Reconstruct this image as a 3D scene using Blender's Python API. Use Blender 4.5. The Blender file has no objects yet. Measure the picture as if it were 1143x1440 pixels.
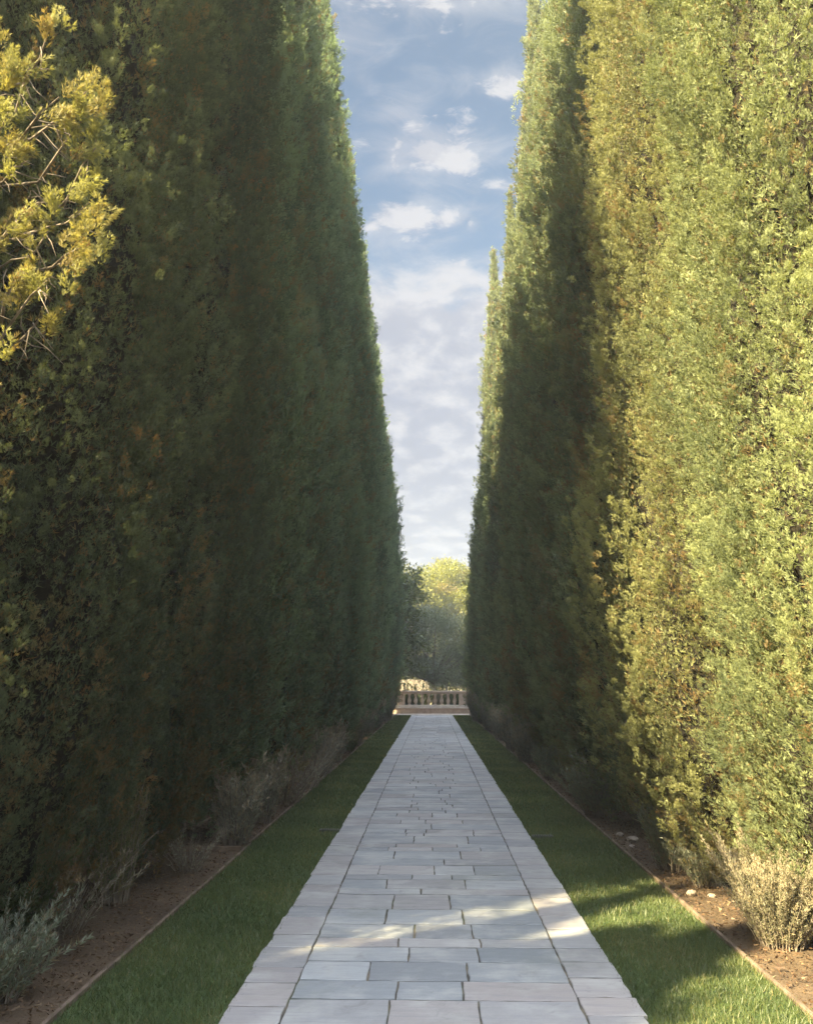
import bpy, math, random
import numpy as np
from mathutils import Vector

# ------------------------------------------------------------------ camera, sky, sun, exposure
scene = bpy.context.scene
COL = scene.collection
rad = math.radians

cam_data = bpy.data.cameras.new('camera')
cam_data.sensor_fit = 'VERTICAL'
cam_data.sensor_height = 32.5
cam_data.lens = 26.0
cam_data.clip_start = 0.05
cam_data.clip_end = 4000
cam = bpy.data.objects.new('camera', cam_data)
cam.location = (0.0, 0.0, 1.6)
cam.rotation_euler = (rad(90 + 11.76), 0, rad(1.73))
COL.objects.link(cam)
scene.camera = cam

scene.view_settings.view_transform = 'Standard'
scene.view_settings.look = 'None'
scene.view_settings.gamma = 1.0
scene.view_settings.exposure = 2.97
scene.cycles.max_bounces = 8
scene.cycles.diffuse_bounces = 4
scene.cycles.transmission_bounces = 4

SUN_EL = 35.0
SUN_AZ = (-0.76, -0.65)                       # towards the sun, on the ground
sun_dir = Vector((SUN_AZ[0], SUN_AZ[1], 0)).normalized() * math.cos(rad(SUN_EL)) + Vector((0, 0, math.sin(rad(SUN_EL))))
sun_data = bpy.data.lights.new('sun', 'SUN')
sun_data.energy = 5.0
sun_data.angle = rad(0.8)
sun_data.color = (1.0, 0.83, 0.46)
sun = bpy.data.objects.new('sun', sun_data)
sun.rotation_euler = sun_dir.to_track_quat('Z', 'Y').to_euler()
sun.location = (-20, -20, 30)
COL.objects.link(sun)


class Nodes:
    """tiny helper for math on node sockets"""
    def __init__(self, tree):
        self.t = tree
        self.n = tree.nodes
        self.l = tree.links

    def new(self, typ, **kw):
        n = self.n.new(typ)
        for k, v in kw.items():
            setattr(n, k, v)
        return n

    def put(self, sock, v):
        if isinstance(v, bpy.types.NodeSocket):
            self.l.new(v, sock)
        else:
            sock.default_value = v

    def m(self, op, a, b=0.0, c=0.0, clamp=False):
        n = self.new('ShaderNodeMath', operation=op, use_clamp=clamp)
        for i, v in enumerate((a, b, c)):
            self.put(n.inputs[i], v)
        return n.outputs[0]

    def smooth(self, v, lo, hi):
        n = self.new('ShaderNodeMapRange', interpolation_type='SMOOTHSTEP')
        self.put(n.inputs[0], v)
        n.inputs[1].default_value = lo
        n.inputs[2].default_value = hi
        return n.outputs[0]

    def rng(self, v, lo, hi, a, b):
        n = self.new('ShaderNodeMapRange')
        self.put(n.inputs[0], v)
        n.inputs[1].default_value = lo
        n.inputs[2].default_value = hi
        n.inputs[3].default_value = a
        n.inputs[4].default_value = b
        return n.outputs[0]

    def xyz(self, x, y, z):
        n = self.new('ShaderNodeCombineXYZ')
        for i, v in enumerate((x, y, z)):
            self.put(n.inputs[i], v)
        return n.outputs[0]

    def noise(self, vec, scale, detail=4, rough=0.55, dist=0.0):
        n = self.new('ShaderNodeTexNoise')
        if vec is not None:
            self.l.new(vec, n.inputs['Vector'])
        n.inputs['Scale'].default_value = scale
        n.inputs['Detail'].default_value = detail
        n.inputs['Roughness'].default_value = rough
        n.inputs['Distortion'].default_value = dist
        return n.outputs[0]

    def mix(self, f, a, b, blend='MIX'):
        n = self.new('ShaderNodeMix', data_type='RGBA', blend_type=blend)
        self.put(n.inputs[0], f)
        for i, v in ((6, a), (7, b)):
            if isinstance(v, tuple) and len(v) == 3:
                v = v + (1.0,)
            self.put(n.inputs[i], v)
        return n.outputs[2]


world = bpy.data.worlds.new('World')
scene.world = world
world.use_nodes = True
W = Nodes(world.node_tree)
W.n.clear()
SKY_STRENGTH = 0.15
sky = W.new('ShaderNodeTexSky', sky_type='NISHITA', sun_disc=False)
sky.sun_elevation = rad(SUN_EL)
sky.sun_rotation = math.atan2(SUN_AZ[0], SUN_AZ[1])
sky.altitude = 100
sky.air_density = 1.0
sky.dust_density = 2.0
sky.ozone_density = 1.2
tc = W.new('ShaderNodeTexCoord')
sep = W.new('ShaderNodeSeparateXYZ')
W.l.new(tc.outputs['Generated'], sep.inputs[0])
dx, dy, dz = sep.outputs
ysafe = W.m('MAXIMUM', dy, 0.08)
u = W.m('DIVIDE', dx, ysafe)
v = W.m('DIVIDE', dz, ysafe)
uv = W.xyz(u, v, 0.0)
uv_flat = W.xyz(u, W.m('MULTIPLY', v, 1.5), 0.3)
fine = W.noise(uv_flat, 17.0, 9, 0.66, 0.35)
wisp = W.noise(uv_flat, 9.0, 8, 0.62, 0.8)
zs = W.m('ADD', W.m('MAXIMUM', dz, 0.0), 0.07)
layer = W.xyz(W.m('DIVIDE', dx, zs), W.m('DIVIDE', W.m('MULTIPLY', dy, 0.7), zs), 1.7)
alto = W.noise(layer, 6.5, 8, 0.6, 0.3)
# cumulus puffs: directions as (x/y, z/y), half sizes, weight
puffs = [(-0.002, 0.962, .11, .024, .9), (-0.112, .905, .065, .034, .55), (0.106, .822, .038, .020, .95),
         (0.053, .805, .03, .02, .4), (-.037, .775, .034, .016, .75), (-.022, .745, .022, .026, .7),
         (.004, .712, .040, .024, 1.25), (.043, .708, .034, .026, 1.1), (-.042, .694, .018, .012, .8),
         (.04, .745, .04, .03, .45), (.104, .662, .045, .014, .7), (-.028, .615, .048, .018, 1.1),
         (-.075, .603, .034, .014, .8), (.026, .611, .026, .015, 1.0), (.057, .603, .010, .010, .8),
         (-.01, .585, .07, .016, .5), (.02, .545, .12, .014, .55), (-.3, .78, .12, .03, .8), (.33, .70, .14, .03, .8)]
best = None
for (pu, pv, su, sv, w) in puffs:
    a = W.m('DIVIDE', W.m('SUBTRACT', u, pu), su * 1.2)
    b = W.m('DIVIDE', W.m('SUBTRACT', v, pv), sv * 1.25)
    d2 = W.m('ADD', W.m('MULTIPLY', a, a), W.m('MULTIPLY', b, b))
    g = W.m('MULTIPLY', W.m('DIVIDE', 1.0, W.m('ADD', 1.0, d2)), w)
    best = g if best is None else W.m('MAXIMUM', best, g)
puff_d = W.m('ADD', best, W.m('MULTIPLY', W.m('SUBTRACT', fine, 0.5), 2.3))
puff_a = W.smooth(puff_d, 0.42, 0.95)
wisp_a = W.m('MULTIPLY', W.smooth(W.m('ADD', W.m('MULTIPLY', best, 0.5), wisp), 0.55, 0.95), 0.55)
bank = W.rng(W.m('ADD', v, W.m('MULTIPLY', W.m('SUBTRACT', wisp, 0.5), 0.10)), 0.575, 0.47, 0.0, 1.0)
bank_d = W.m('ADD', W.m('MULTIPLY', bank, 0.62), alto)
bank_a = W.smooth(bank_d, 0.60, 0.98)
front = W.smooth(dy, 0.05, 0.3)
alpha = W.m('MULTIPLY', W.m('MAXIMUM', W.m('MAXIMUM', puff_a, wisp_a), bank_a), front)
alpha = W.m('MULTIPLY', alpha, 0.93)
# unseen bright overhead cloud, added to fill the shaded path and foliage
over = W.smooth(dz, 0.72, 0.84)
over = W.m('MULTIPLY', over, W.rng(W.smooth(alto, 0.38, 0.62), 0, 1, 0.45, 1.0))
# lit tops against lavender-grey bases
shade = W.m('ADD', W.m('MULTIPLY', alto, 0.75), W.m('MULTIPLY', fine, 0.55))
white = W.smooth(shade, 0.54, 0.80)
top = W.smooth(v, 0.40, 0.56)
low = W.smooth(v, 0.34, 0.22)
white = W.m('ADD', white, W.m('ADD', W.m('MULTIPLY', top, 0.5), W.m('MULTIPLY', low, -0.25)), clamp=True)
CB = 0.178 / SKY_STRENGTH
cloud = W.mix(white, (0.325 * CB, 0.345 * CB, 0.42 * CB), (0.54 * CB, 0.54 * CB, 0.565 * CB))
skycol = W.mix(1.0, sky.outputs[0], (0.192, 0.190, 0.172), 'MULTIPLY')
final = W.mix(over, W.mix(alpha, skycol, cloud), (1.05 / SKY_STRENGTH, 1.13 / SKY_STRENGTH, 1.27 / SKY_STRENGTH))
bg = W.new('ShaderNodeBackground')
W.l.new(final, bg.inputs[0])
bg.inputs[1].default_value = SKY_STRENGTH
wo = W.new('ShaderNodeOutputWorld')
W.l.new(bg.outputs[0], wo.inputs[0])

# ------------------------------------------------------------------ helpers
rs = np.random.RandomState(7)


def unit(a):
    return a / np.maximum(np.linalg.norm(a, axis=-1, keepdims=True), 1e-9)


def mesh_np(name, verts, faces, n, attrs=None, smooth=False):
    """faces: (f, n) index array with n corners each"""
    me = bpy.data.meshes.new(name)
    verts = np.asarray(verts, np.float32)
    faces = np.asarray(faces, np.int32)
    me.vertices.add(len(verts))
    me.vertices.foreach_set('co', verts.ravel())
    me.loops.add(faces.size)
    me.loops.foreach_set('vertex_index', faces.ravel())
    me.polygons.add(len(faces))
    me.polygons.foreach_set('loop_start', np.arange(0, faces.size, n, dtype=np.int32))
    me.polygons.foreach_set('loop_total', np.full(len(faces), n, np.int32))
    if smooth:
        me.polygons.foreach_set('use_smooth', np.ones(len(faces), bool))
    for k, arr in (attrs or {}).items():
        at = me.attributes.new(k, 'FLOAT', 'POINT')
        at.data.foreach_set('value', np.asarray(arr, np.float32))
    me.update(calc_edges=True)
    return me


def link(name, me, mat, parent=None, loc=None):
    o = bpy.data.objects.new(name, me)
    if mat is not None and not me.materials:
        me.materials.append(mat)
    if parent is not None:
        o.parent = parent
    if loc is not None:
        o.location = loc
    COL.objects.link(o)
    return o


def empty(name, loc, label, cat, group=None, rz=0.0):
    o = bpy.data.objects.new(name, None)
    o.empty_display_size = 0.2
    o.location = loc
    o.rotation_euler = (0, 0, rz)
    COL.objects.link(o)
    tag(o, label, cat, group)
    return o


def tag(o, label=None, cat=None, group=None, kind=None):
    if label:
        o['label'] = label
    if cat:
        o['category'] = cat
    if group:
        o['group'] = group
    if kind:
        o['kind'] = kind
    return o


class MB:
    """collects boxes, tubes and lathes as polygons of any size"""
    def __init__(self):
        self.v, self.f, self.s = [], [], []

    def box(self, x0, x1, y0, y1, z0, z1):
        b = len(self.v)
        self.v += [(x0, y0, z0), (x1, y0, z0), (x1, y1, z0), (x0, y1, z0), (x0, y0, z1), (x1, y0, z1), (x1, y1, z1), (x0, y1, z1)]
        for q in ((0, 3, 2, 1), (4, 5, 6, 7), (0, 1, 5, 4), (1, 2, 6, 5), (2, 3, 7, 6), (3, 0, 4, 7)):
            self.f.append(tuple(b + i for i in q))
            self.s.append(False)

    def tube(self, pts, radii, n=7):
        pts = [Vector(p) for p in pts]
        base = len(self.v)
        for i, p in enumerate(pts):
            d = (pts[min(i + 1, len(pts) - 1)] - pts[max(i - 1, 0)]).normalized()
            a = d.cross(Vector((0.31, 0.93, 0.2))).normalized()
            b = d.cross(a)
            for k in range(n):
                t = 2 * math.pi * k / n
                self.v.append(tuple(p + (a * math.cos(t) + b * math.sin(t)) * radii[i]))
        for i in range(len(pts) - 1):
            for k in range(n):
                q = (base + i * n + k, base + i * n + (k + 1) % n, base + (i + 1) * n + (k + 1) % n, base + (i + 1) * n + k)
                self.f.append(q)
                self.s.append(True)
        self.f.append(tuple(base + (len(pts) - 1) * n + k for k in range(n)))
        self.s.append(False)

    def lathe(self, cx, cy, prof, n=12):
        base = len(self.v)
        for (r, z) in prof:
            for k in range(n):
                t = 2 * math.pi * k / n
                self.v.append((cx + r * math.cos(t), cy + r * math.sin(t), z))
        for i in range(len(prof) - 1):
            for k in range(n):
                self.f.append((base + i * n + k, base + i * n + (k + 1) % n, base + (i + 1) * n + (k + 1) % n, base + (i + 1) * n + k))
                self.s.append(True)
        self.f.append(tuple(base + (len(prof) - 1) * n + k for k in range(n)))
        self.s.append(False)

    def mesh(self, name):
        me = bpy.data.meshes.new(name)
        me.from_pydata(self.v, [], self.f)
        me.polygons.foreach_set('use_smooth', self.s)
        me.update()
        return me

    def build(self, name, mat, parent=None, loc=None, bevel=0.0):
        o = link(name, self.mesh(name), mat, parent, loc)
        if bevel:
            b = o.modifiers.new('bevel', 'BEVEL')
            b.width = bevel
            b.segments = 2
            b.limit_method = 'ANGLE'
        return o


def material(name):
    m = bpy.data.materials.new(name)
    m.use_nodes = True
    N = Nodes(m.node_tree)
    N.n.clear()
    out = N.new('ShaderNodeOutputMaterial')
    return m, N, out


def attr(N, name):
    n = N.new('ShaderNodeAttribute', attribute_name=name)
    return n.outputs['Fac']


def leaf_material(name, dark, light, dry, translucency=0.3, vary=0.25, gloss=0.06, per_object=0.5):
    m, N, out = material(name)
    tint, dr = attr(N, 'tint'), attr(N, 'dry')
    col = N.mix(tint, dark, light)
    oi = N.new('ShaderNodeObjectInfo')
    hs = N.new('ShaderNodeHueSaturation')
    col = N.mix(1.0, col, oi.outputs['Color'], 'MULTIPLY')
    N.put(hs.inputs['Hue'], N.rng(oi.outputs['Random'], 0, 1, 0.5 - 0.02 * per_object, 0.5 + 0.02 * per_object))
    N.put(hs.inputs['Value'], N.rng(oi.outputs['Random'], 0, 1, 1 - vary * per_object, 1 + vary * per_object))
    N.put(hs.inputs['Color'], col)
    col = N.mix(dr, hs.outputs[0], dry)
    dif = N.new('ShaderNodeBsdfDiffuse')
    N.put(dif.inputs[0], col)
    tr = N.new('ShaderNodeBsdfTranslucent')
    N.put(tr.inputs[0], N.mix(1.0, col, (1.15, 1.1, 0.6), 'MULTIPLY'))
    mx = N.new('ShaderNodeMixShader')
    mx.inputs[0].default_value = translucency
    N.l.new(dif.outputs[0], mx.inputs[1])
    N.l.new(tr.outputs[0], mx.inputs[2])
    gl = N.new('ShaderNodeBsdfGlossy')
    gl.inputs['Roughness'].default_value = 0.55
    gl.inputs['Color'].default_value = (0.8, 0.8, 0.8, 1)
    m2 = N.new('ShaderNodeMixShader')
    m2.inputs[0].default_value = gloss
    N.l.new(mx.outputs[0], m2.inputs[1])
    N.l.new(gl.outputs[0], m2.inputs[2])
    N.l.new(m2.outputs[0], out.inputs[0])
    return m


def plain_material(name, build, rough=0.85, bump_scale=None, bump=0.3, bump_dist=0.01):
    """build(N, pos) returns the colour socket; pos = object coordinates"""
    m, N, out = material(name)
    tcn = N.new('ShaderNodeTexCoord')
    pos = tcn.outputs['Object']
    p = N.new('ShaderNodeBsdfPrincipled')
    p.inputs['Roughness'].default_value = rough
    p.inputs['Specular IOR Level'].default_value = 0.3
    N.put(p.inputs['Base Color'], build(N, pos))
    if bump_scale:
        bn = N.new('ShaderNodeBump')
        bn.inputs['Strength'].default_value = bump
        bn.inputs['Distance'].default_value = bump_dist
        N.l.new(N.noise(pos, bump_scale, 8, 0.65), bn.inputs['Height'])
        N.l.new(bn.outputs[0], p.inputs['Normal'])
    N.l.new(p.outputs[0], out.inputs[0])
    return m


def two_tone(a, b, scale, lo=0.35, hi=0.65, detail=6):
    def f(N, pos):
        return N.mix(N.smooth(N.noise(pos, scale, detail, 0.6), lo, hi), a, b)
    return f


MAT = {}
MAT['cypress'] = leaf_material('cypress_foliage', (0.105, 0.132, 0.076), (0.262, 0.295, 0.160), (0.23, 0.140, 0.066), 0.42, 0.2, 0.02)
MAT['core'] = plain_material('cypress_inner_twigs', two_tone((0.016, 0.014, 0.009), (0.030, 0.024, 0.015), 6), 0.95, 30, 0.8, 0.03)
MAT['bark'] = plain_material('bark', two_tone((0.09, 0.07, 0.055), (0.19, 0.155, 0.125), 9), 0.95, 25, 0.8, 0.02)
MAT['twig'] = plain_material('bare_twig', two_tone((0.13, 0.105, 0.085), (0.24, 0.20, 0.165), 14), 0.9)
MAT['olive'] = leaf_material('olive_foliage', (0.062, 0.088, 0.036), (0.125, 0.158, 0.072), (0.15, 0.12, 0.07), 0.25, 0.2, 0.1)
MAT['golden'] = leaf_material('golden_foliage', (0.120, 0.130, 0.008), (0.210, 0.208, 0.012), (0.22, 0.14, 0.05), 0.35, 0.25)
MAT['green'] = leaf_material('green_foliage', (0.055, 0.080, 0.025), (0.110, 0.135, 0.040), (0.14, 0.10, 0.05), 0.3, 0.25)
MAT['rosemary'] = leaf_material('rosemary_foliage', (0.105, 0.125, 0.085), (0.215, 0.240, 0.175), (0.24, 0.18, 0.11), 0.25, 0.25)
MAT['lavender'] = leaf_material('lavender_foliage', (0.17, 0.17, 0.135), (0.31, 0.305, 0.255), (0.30, 0.23, 0.15), 0.25, 0.2)
MAT['dry_lavender'] = leaf_material('dry_lavender_foliage', (0.19, 0.19, 0.12), (0.34, 0.32, 0.22), (0.30, 0.24, 0.15), 0.3, 0.1)
MAT['wispy'] = leaf_material('wispy_shrub_foliage', (0.085, 0.085, 0.030), (0.150, 0.145, 0.055), (0.17, 0.12, 0.05), 0.3, 0.1)
MAT['grass'] = leaf_material('grass_blades', (0.052, 0.082, 0.024), (0.118, 0.140, 0.045), (0.21, 0.18, 0.075), 0.35, 0.0, 0.05)
MAT['litter'] = leaf_material('litter_leaves', (0.06, 0.036, 0.022), (0.12, 0.075, 0.042), (0.17, 0.115, 0.07), 0.1, 0.0, 0.03)


def soil_col(N, pos):
    a = N.mix(N.smooth(N.noise(pos, 1.3, 6, 0.6), 0.35, 0.7), (0.070, 0.048, 0.032), (0.125, 0.088, 0.058))
    return N.mix(N.smooth(N.noise(pos, 45, 4, 0.7), 0.52, 0.70), a, (0.15, 0.105, 0.07))


MAT['soil'] = plain_material('bed_soil', soil_col, 0.95, 28, 0.9, 0.03)
MAT['turf'] = plain_material('lawn_turf', two_tone((0.030, 0.055, 0.016), (0.060, 0.085, 0.026), 14), 0.95, 60, 0.6, 0.01)
MAT['far_ground'] = plain_material('ground_dry_grass', two_tone((0.10, 0.095, 0.04), (0.17, 0.14, 0.075), 0.6), 0.95)
MAT['edging'] = plain_material('edging_concrete', two_tone((0.10, 0.072, 0.055), (0.19, 0.140, 0.108), 7), 0.9, 50, 0.5, 0.005)
MAT['balustrade'] = plain_material('cast_stone', two_tone((0.40, 0.31, 0.245), (0.54, 0.44, 0.36), 3.5), 0.85, 40, 0.3, 0.005)
MAT['step'] = plain_material('step_stone', two_tone((0.46, 0.41, 0.36), (0.58, 0.53, 0.47), 4), 0.85, 40, 0.3, 0.005)
MAT['terrace'] = plain_material('terrace_paving', two_tone((0.30, 0.215, 0.17), (0.40, 0.30, 0.24), 3), 0.85)
MAT['grate'] = plain_material('grate_plastic', two_tone((0.07, 0.07, 0.06), (0.12, 0.12, 0.10), 20), 0.6)
MAT['stone'] = plain_material('bed_stone', two_tone((0.22, 0.18, 0.15), (0.36, 0.31, 0.27), 12), 0.9, 30, 0.4, 0.01)
MAT['pale_wall'] = plain_material('pale_render', two_tone((0.17, 0.15, 0.13), (0.23, 0.20, 0.17), 2), 0.9)


def slab_material():
    m, N, out = material('path_flagstone')
    tcn = N.new('ShaderNodeTexCoord')
    pos = tcn.outputs['Object']
    tint, warm = attr(N, 'tint'), attr(N, 'dry')
    grey = N.mix(tint, (0.175, 0.190, 0.210), (0.298, 0.310, 0.328))
    pink = N.mix(tint, (0.245, 0.222, 0.222), (0.330, 0.298, 0.292))
    col = N.mix(warm, grey, pink)
    big = N.noise(pos, 2.3, 8, 0.62)
    col = N.mix(N.m('MULTIPLY', N.smooth(big, 0.45, 0.66), 0.6), col, (0.39, 0.385, 0.38))
    stain = N.smooth(N.noise(pos, 5.5, 9, 0.7, 0.6), 0.56, 0.70)
    col = N.mix(N.m('MULTIPLY', stain, 0.6), col, (0.17, 0.165, 0.165))
    streak = N.new('ShaderNodeMapping')
    streak.inputs['Scale'].default_value = (3, 22, 1)
    streak.inputs['Rotation'].default_value = (0, 0, 0.25)
    N.l.new(pos, streak.inputs[0])
    st = N.noise(streak.outputs[0], 1.0, 7, 0.65)
    col = N.mix(N.m('MULTIPLY', N.smooth(st, 0.48, 0.70), 0.40), col, (0.20, 0.21, 0.235))
    spot = N.smooth(N.noise(pos, 60, 3, 0.6), 0.66, 0.74)
    col = N.mix(N.m('MULTIPLY', spot, 0.6), col, (0.15, 0.15, 0.14))
    moss = N.smooth(N.noise(pos, 1.1, 9, 0.68, 0.5), 0.52, 0.68)
    col = N.mix(N.m('MULTIPLY', moss, 0.42), col, (0.165, 0.172, 0.150))
    p = N.new('ShaderNodeBsdfPrincipled')
    N.put(p.inputs['Roughness'], N.rng(st, 0.3, 0.7, 0.42, 0.68))
    p.inputs['Specular IOR Level'].default_value = 0.45
    N.put(p.inputs['Base Color'], col)
    h = N.m('ADD', N.m('MULTIPLY', N.noise(pos, 9, 8, 0.62, 0.4), 1.0), N.m('MULTIPLY', st, 0.5))
    bn = N.new('ShaderNodeBump')
    bn.inputs['Strength'].default_value = 0.55
    bn.inputs['Distance'].default_value = 0.012
    N.l.new(h, bn.inputs['Height'])
    N.l.new(bn.outputs[0], p.inputs['Normal'])
    N.l.new(p.outputs[0], out.inputs[0])
    return m


MAT['slab'] = slab_material()


def joint_col(N, pos):
    s = N.new('ShaderNodeSeparateXYZ')
    N.l.new(pos, s.inputs[0])
    a = N.mix(N.smooth(N.noise(pos, 5, 6, 0.6), 0.4, 0.65), (0.060, 0.056, 0.050), (0.17, 0.145, 0.110))
    return N.mix(N.m('MULTIPLY', N.smooth(N.noise(pos, 2.1, 5, 0.6), 0.5, 0.66), 0.8), a, (0.075, 0.085, 0.045))


MAT['joint'] = plain_material('path_joint_sand', joint_col, 0.95, 90, 0.6, 0.006)


# ------------------------------------------------------------------ foliage geometry
def spray_tris(P, D, size, tint, dry, blades=5, fan=0.75, wid=0.17, rng=rs, face=None, loose=0.6):
    """feathery sprays: each a fan of thin triangles around direction D, lying like shingles when face is given"""
    n = len(P)
    R = unit(rng.normal(size=(n, 3))) if face is None else unit(face + rng.normal(size=(n, 3)) * 0.35)
    S = unit(np.cross(D, R))
    Nn = np.cross(D, S)
    V, T, Y = [], [], []
    for b in range(blades):
        a = (0 if blades == 1 else -fan + 2 * fan * b / (blades - 1)) + rng.normal(0, 0.16, n)
        c = rng.normal(0, 0.28 if face is None else 0.18, n)
        d = unit(D * np.cos(a)[:, None] + S * np.sin(a)[:, None] + Nn * c[:, None])
        ln = size * rng.uniform(0.6, 1.05, n)
        w = ln * wid * rng.uniform(0.7, 1.3, n)
        base = P + D * (size * rng.uniform(-0.15, 0.35, n))[:, None]
        q = unit(rng.normal(size=(n, 3)))
        if face is not None:
            q = unit(face + q * loose)
        side = unit(np.cross(d, q)) * w[:, None]
        V.append(np.stack([base - side * 0.5, base + side * 0.5, base + d * ln[:, None]], 1))
        tt = np.clip(tint + rng.normal(0, 0.14 if face is None else 0.06, n), 0, 1)
        T.append(np.repeat(tt[:, None], 3, 1))
        Y.append(np.repeat(dry[:, None], 3, 1))
    V = np.concatenate(V).reshape(-1, 3)
    T = np.concatenate(T).ravel()
    Y = np.concatenate(Y).ravel()
    return V, T, Y


def tri_mesh(name, V, T, Y):
    return mesh_np(name, V, np.arange(len(V)).reshape(-1, 3), 3, {'tint': T, 'dry': Y})


PROF_T = np.array([0, .02, .06, .12, .25, .42, .55, .68, .80, .90, .96, 1.0])
PROF_R = np.array([.44, .64, .84, .95, 1.0, .95, .81, .57, .35, .18, .085, .012])


class Lump:
    """low-frequency bumps on the crown outline"""
    def __init__(self, rng, amp):
        self.lobes, self.ridge, self.s = rng.randint(7, 10), 0.24, rng.uniform(0, 6)
        self.k = [(rng.randint(1, 5), rng.uniform(0.5, 2.4), rng.uniform(0, 6.28), amp * rng.uniform(0.4, 1.0)) for _ in range(9)]

    def __call__(self, phi, h):
        r = 1 + self.ridge * (np.abs(np.cos(self.lobes * .5 * (phi + .30 * np.sin(h * .45 + self.s) + .12 * np.sin(h * 1.3 + self.s * 2)))) ** .6 - .72)
        for (m, f, p, a) in self.k:
            r = r + a * np.sin(m * phi + f * h + p) * np.sin(f * 0.7 * h + p * 1.7)
        return r


def plume_sprays(B, D, length, rad_p, out, ptint, pdry, per, size, blades, wid, rng, thin=None):
    """upright spindle-shaped plumes covered in small sprays"""
    n = len(B)
    K = 20                                       # sprays in one tuft
    pl = np.repeat(np.arange(n), max(2, per // K))
    if thin is not None:
        pl = pl[rng.uniform(0, 1, len(pl)) < thin[pl]]
    m = len(pl)
    s = rng.beta(1.25, 1.1, m)
    pr = np.interp(s, [0, .2, .5, .8, 1], [.5, .9, 1, .72, .10])
    ang = rng.uniform(0, 2 * math.pi, m)
    A = unit(np.cross(D, np.array([0.3, 0.8, 0.1])))[pl]
    Bn = np.cross(D[pl], A)
    radial = A * np.cos(ang)[:, None] + Bn * np.sin(ang)[:, None]
    ok = np.einsum('ij,ij->i', radial, out[pl]) > -0.3
    pl, s, pr, radial = pl[ok], s[ok], pr[ok], radial[ok]
    m = len(pl)
    C = B[pl] + D[pl] * (length[pl] * s)[:, None] + radial * (rad_p[pl] * pr * np.sqrt(rng.uniform(0.45, 1.0, m)))[:, None]
    td = unit(D[pl] * 0.9 + radial * rng.uniform(0.2, 0.75, m)[:, None] + rng.normal(0, 0.16, (m, 3)) + out[pl] * 0.12)
    tl = size * rng.uniform(2.2, 4.4, m)
    ttint = np.clip(ptint[pl] + rng.normal(0, 0.12, m) + (s - .5) * .25, 0, 1)
    tdry = np.clip(pdry[pl] * rng.uniform(0.3, 1.0, m) + (rng.uniform(0, 1, m) < 0.02) * 0.7, 0, 1)
    idx = np.repeat(np.arange(m), K)
    k = len(idx)
    t = rng.uniform(0, 1, k)
    a2 = rng.uniform(0, 2 * math.pi, k)
    A2 = unit(np.cross(td, np.array([0.7, -0.2, 0.4])))[idx]
    B2 = np.cross(td[idx], A2)
    rd = A2 * np.cos(a2)[:, None] + B2 * np.sin(a2)[:, None]
    P = C[idx] + td[idx] * (tl[idx] * (t - .5))[:, None] + rd * (tl[idx] * .30 * np.interp(t, [0, .35, .8, 1], [.6, 1, .6, .15]) * rng.uniform(.5, 1, k))[:, None]
    sd = unit(td[idx] + rd * rng.uniform(0.25, 0.75, k)[:, None] + rng.normal(0, 0.1, (k, 3)))
    sz = size * rng.uniform(0.7, 1.25, k)
    tint = np.clip(ttint[idx] + rng.normal(0, 0.07, k) + (t - .55) * .45, 0, 1)
    low = P[:, 2] > 0.04
    face = unit(rd * .8 + radial[idx] + out[pl][idx] * 0.5)
    return spray_tris(P[low], sd[low], sz[low], tint[low], tdry[idx][low], blades, 0.6, wid, rng, face[low], 0.28)


class BigPlumes:
    """large upright tufts: the crown bulges inside each and has a crevice between them"""
    def __init__(self, rng, R, H, amp, wide, tall):
        n = int(2 * math.pi * R * H / (wide * tall * 1.5))
        self.a = rng.uniform(0, 2 * math.pi * R, n)
        self.h = rng.uniform(-.3, H, n)
        self.t = rng.normal(0, .3, n)
        self.d = rng.uniform(0, 1, n)
        self.R, self.amp, self.w, self.l = R, amp, wide, tall
        self.k = rng.uniform(.75, 1.35, n)

    def near(self, phi, h):
        phi, h = phi.ravel(), h.ravel()
        a = (phi % (2 * math.pi)) * self.R
        best = np.full(len(a), 9.0)
        who = np.zeros(len(a), int)
        C = 2 * math.pi * self.R
        for j in range(len(self.a)):
            da = np.abs(a - self.a[j])
            da = np.minimum(da, C - da) / (self.w * self.k[j])
            dh = (h - self.h[j]) / (self.l * self.k[j])
            q = da * da * np.where(dh > 0, 1 + dh * 1.2, 1) + dh * dh
            m = q < best
            best[m] = q[m]
            who[m] = j
        return np.minimum(np.sqrt(best), 1.05), who

    def offset(self, d):
        return self.amp * (0.55 - d ** 1.8)


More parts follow.
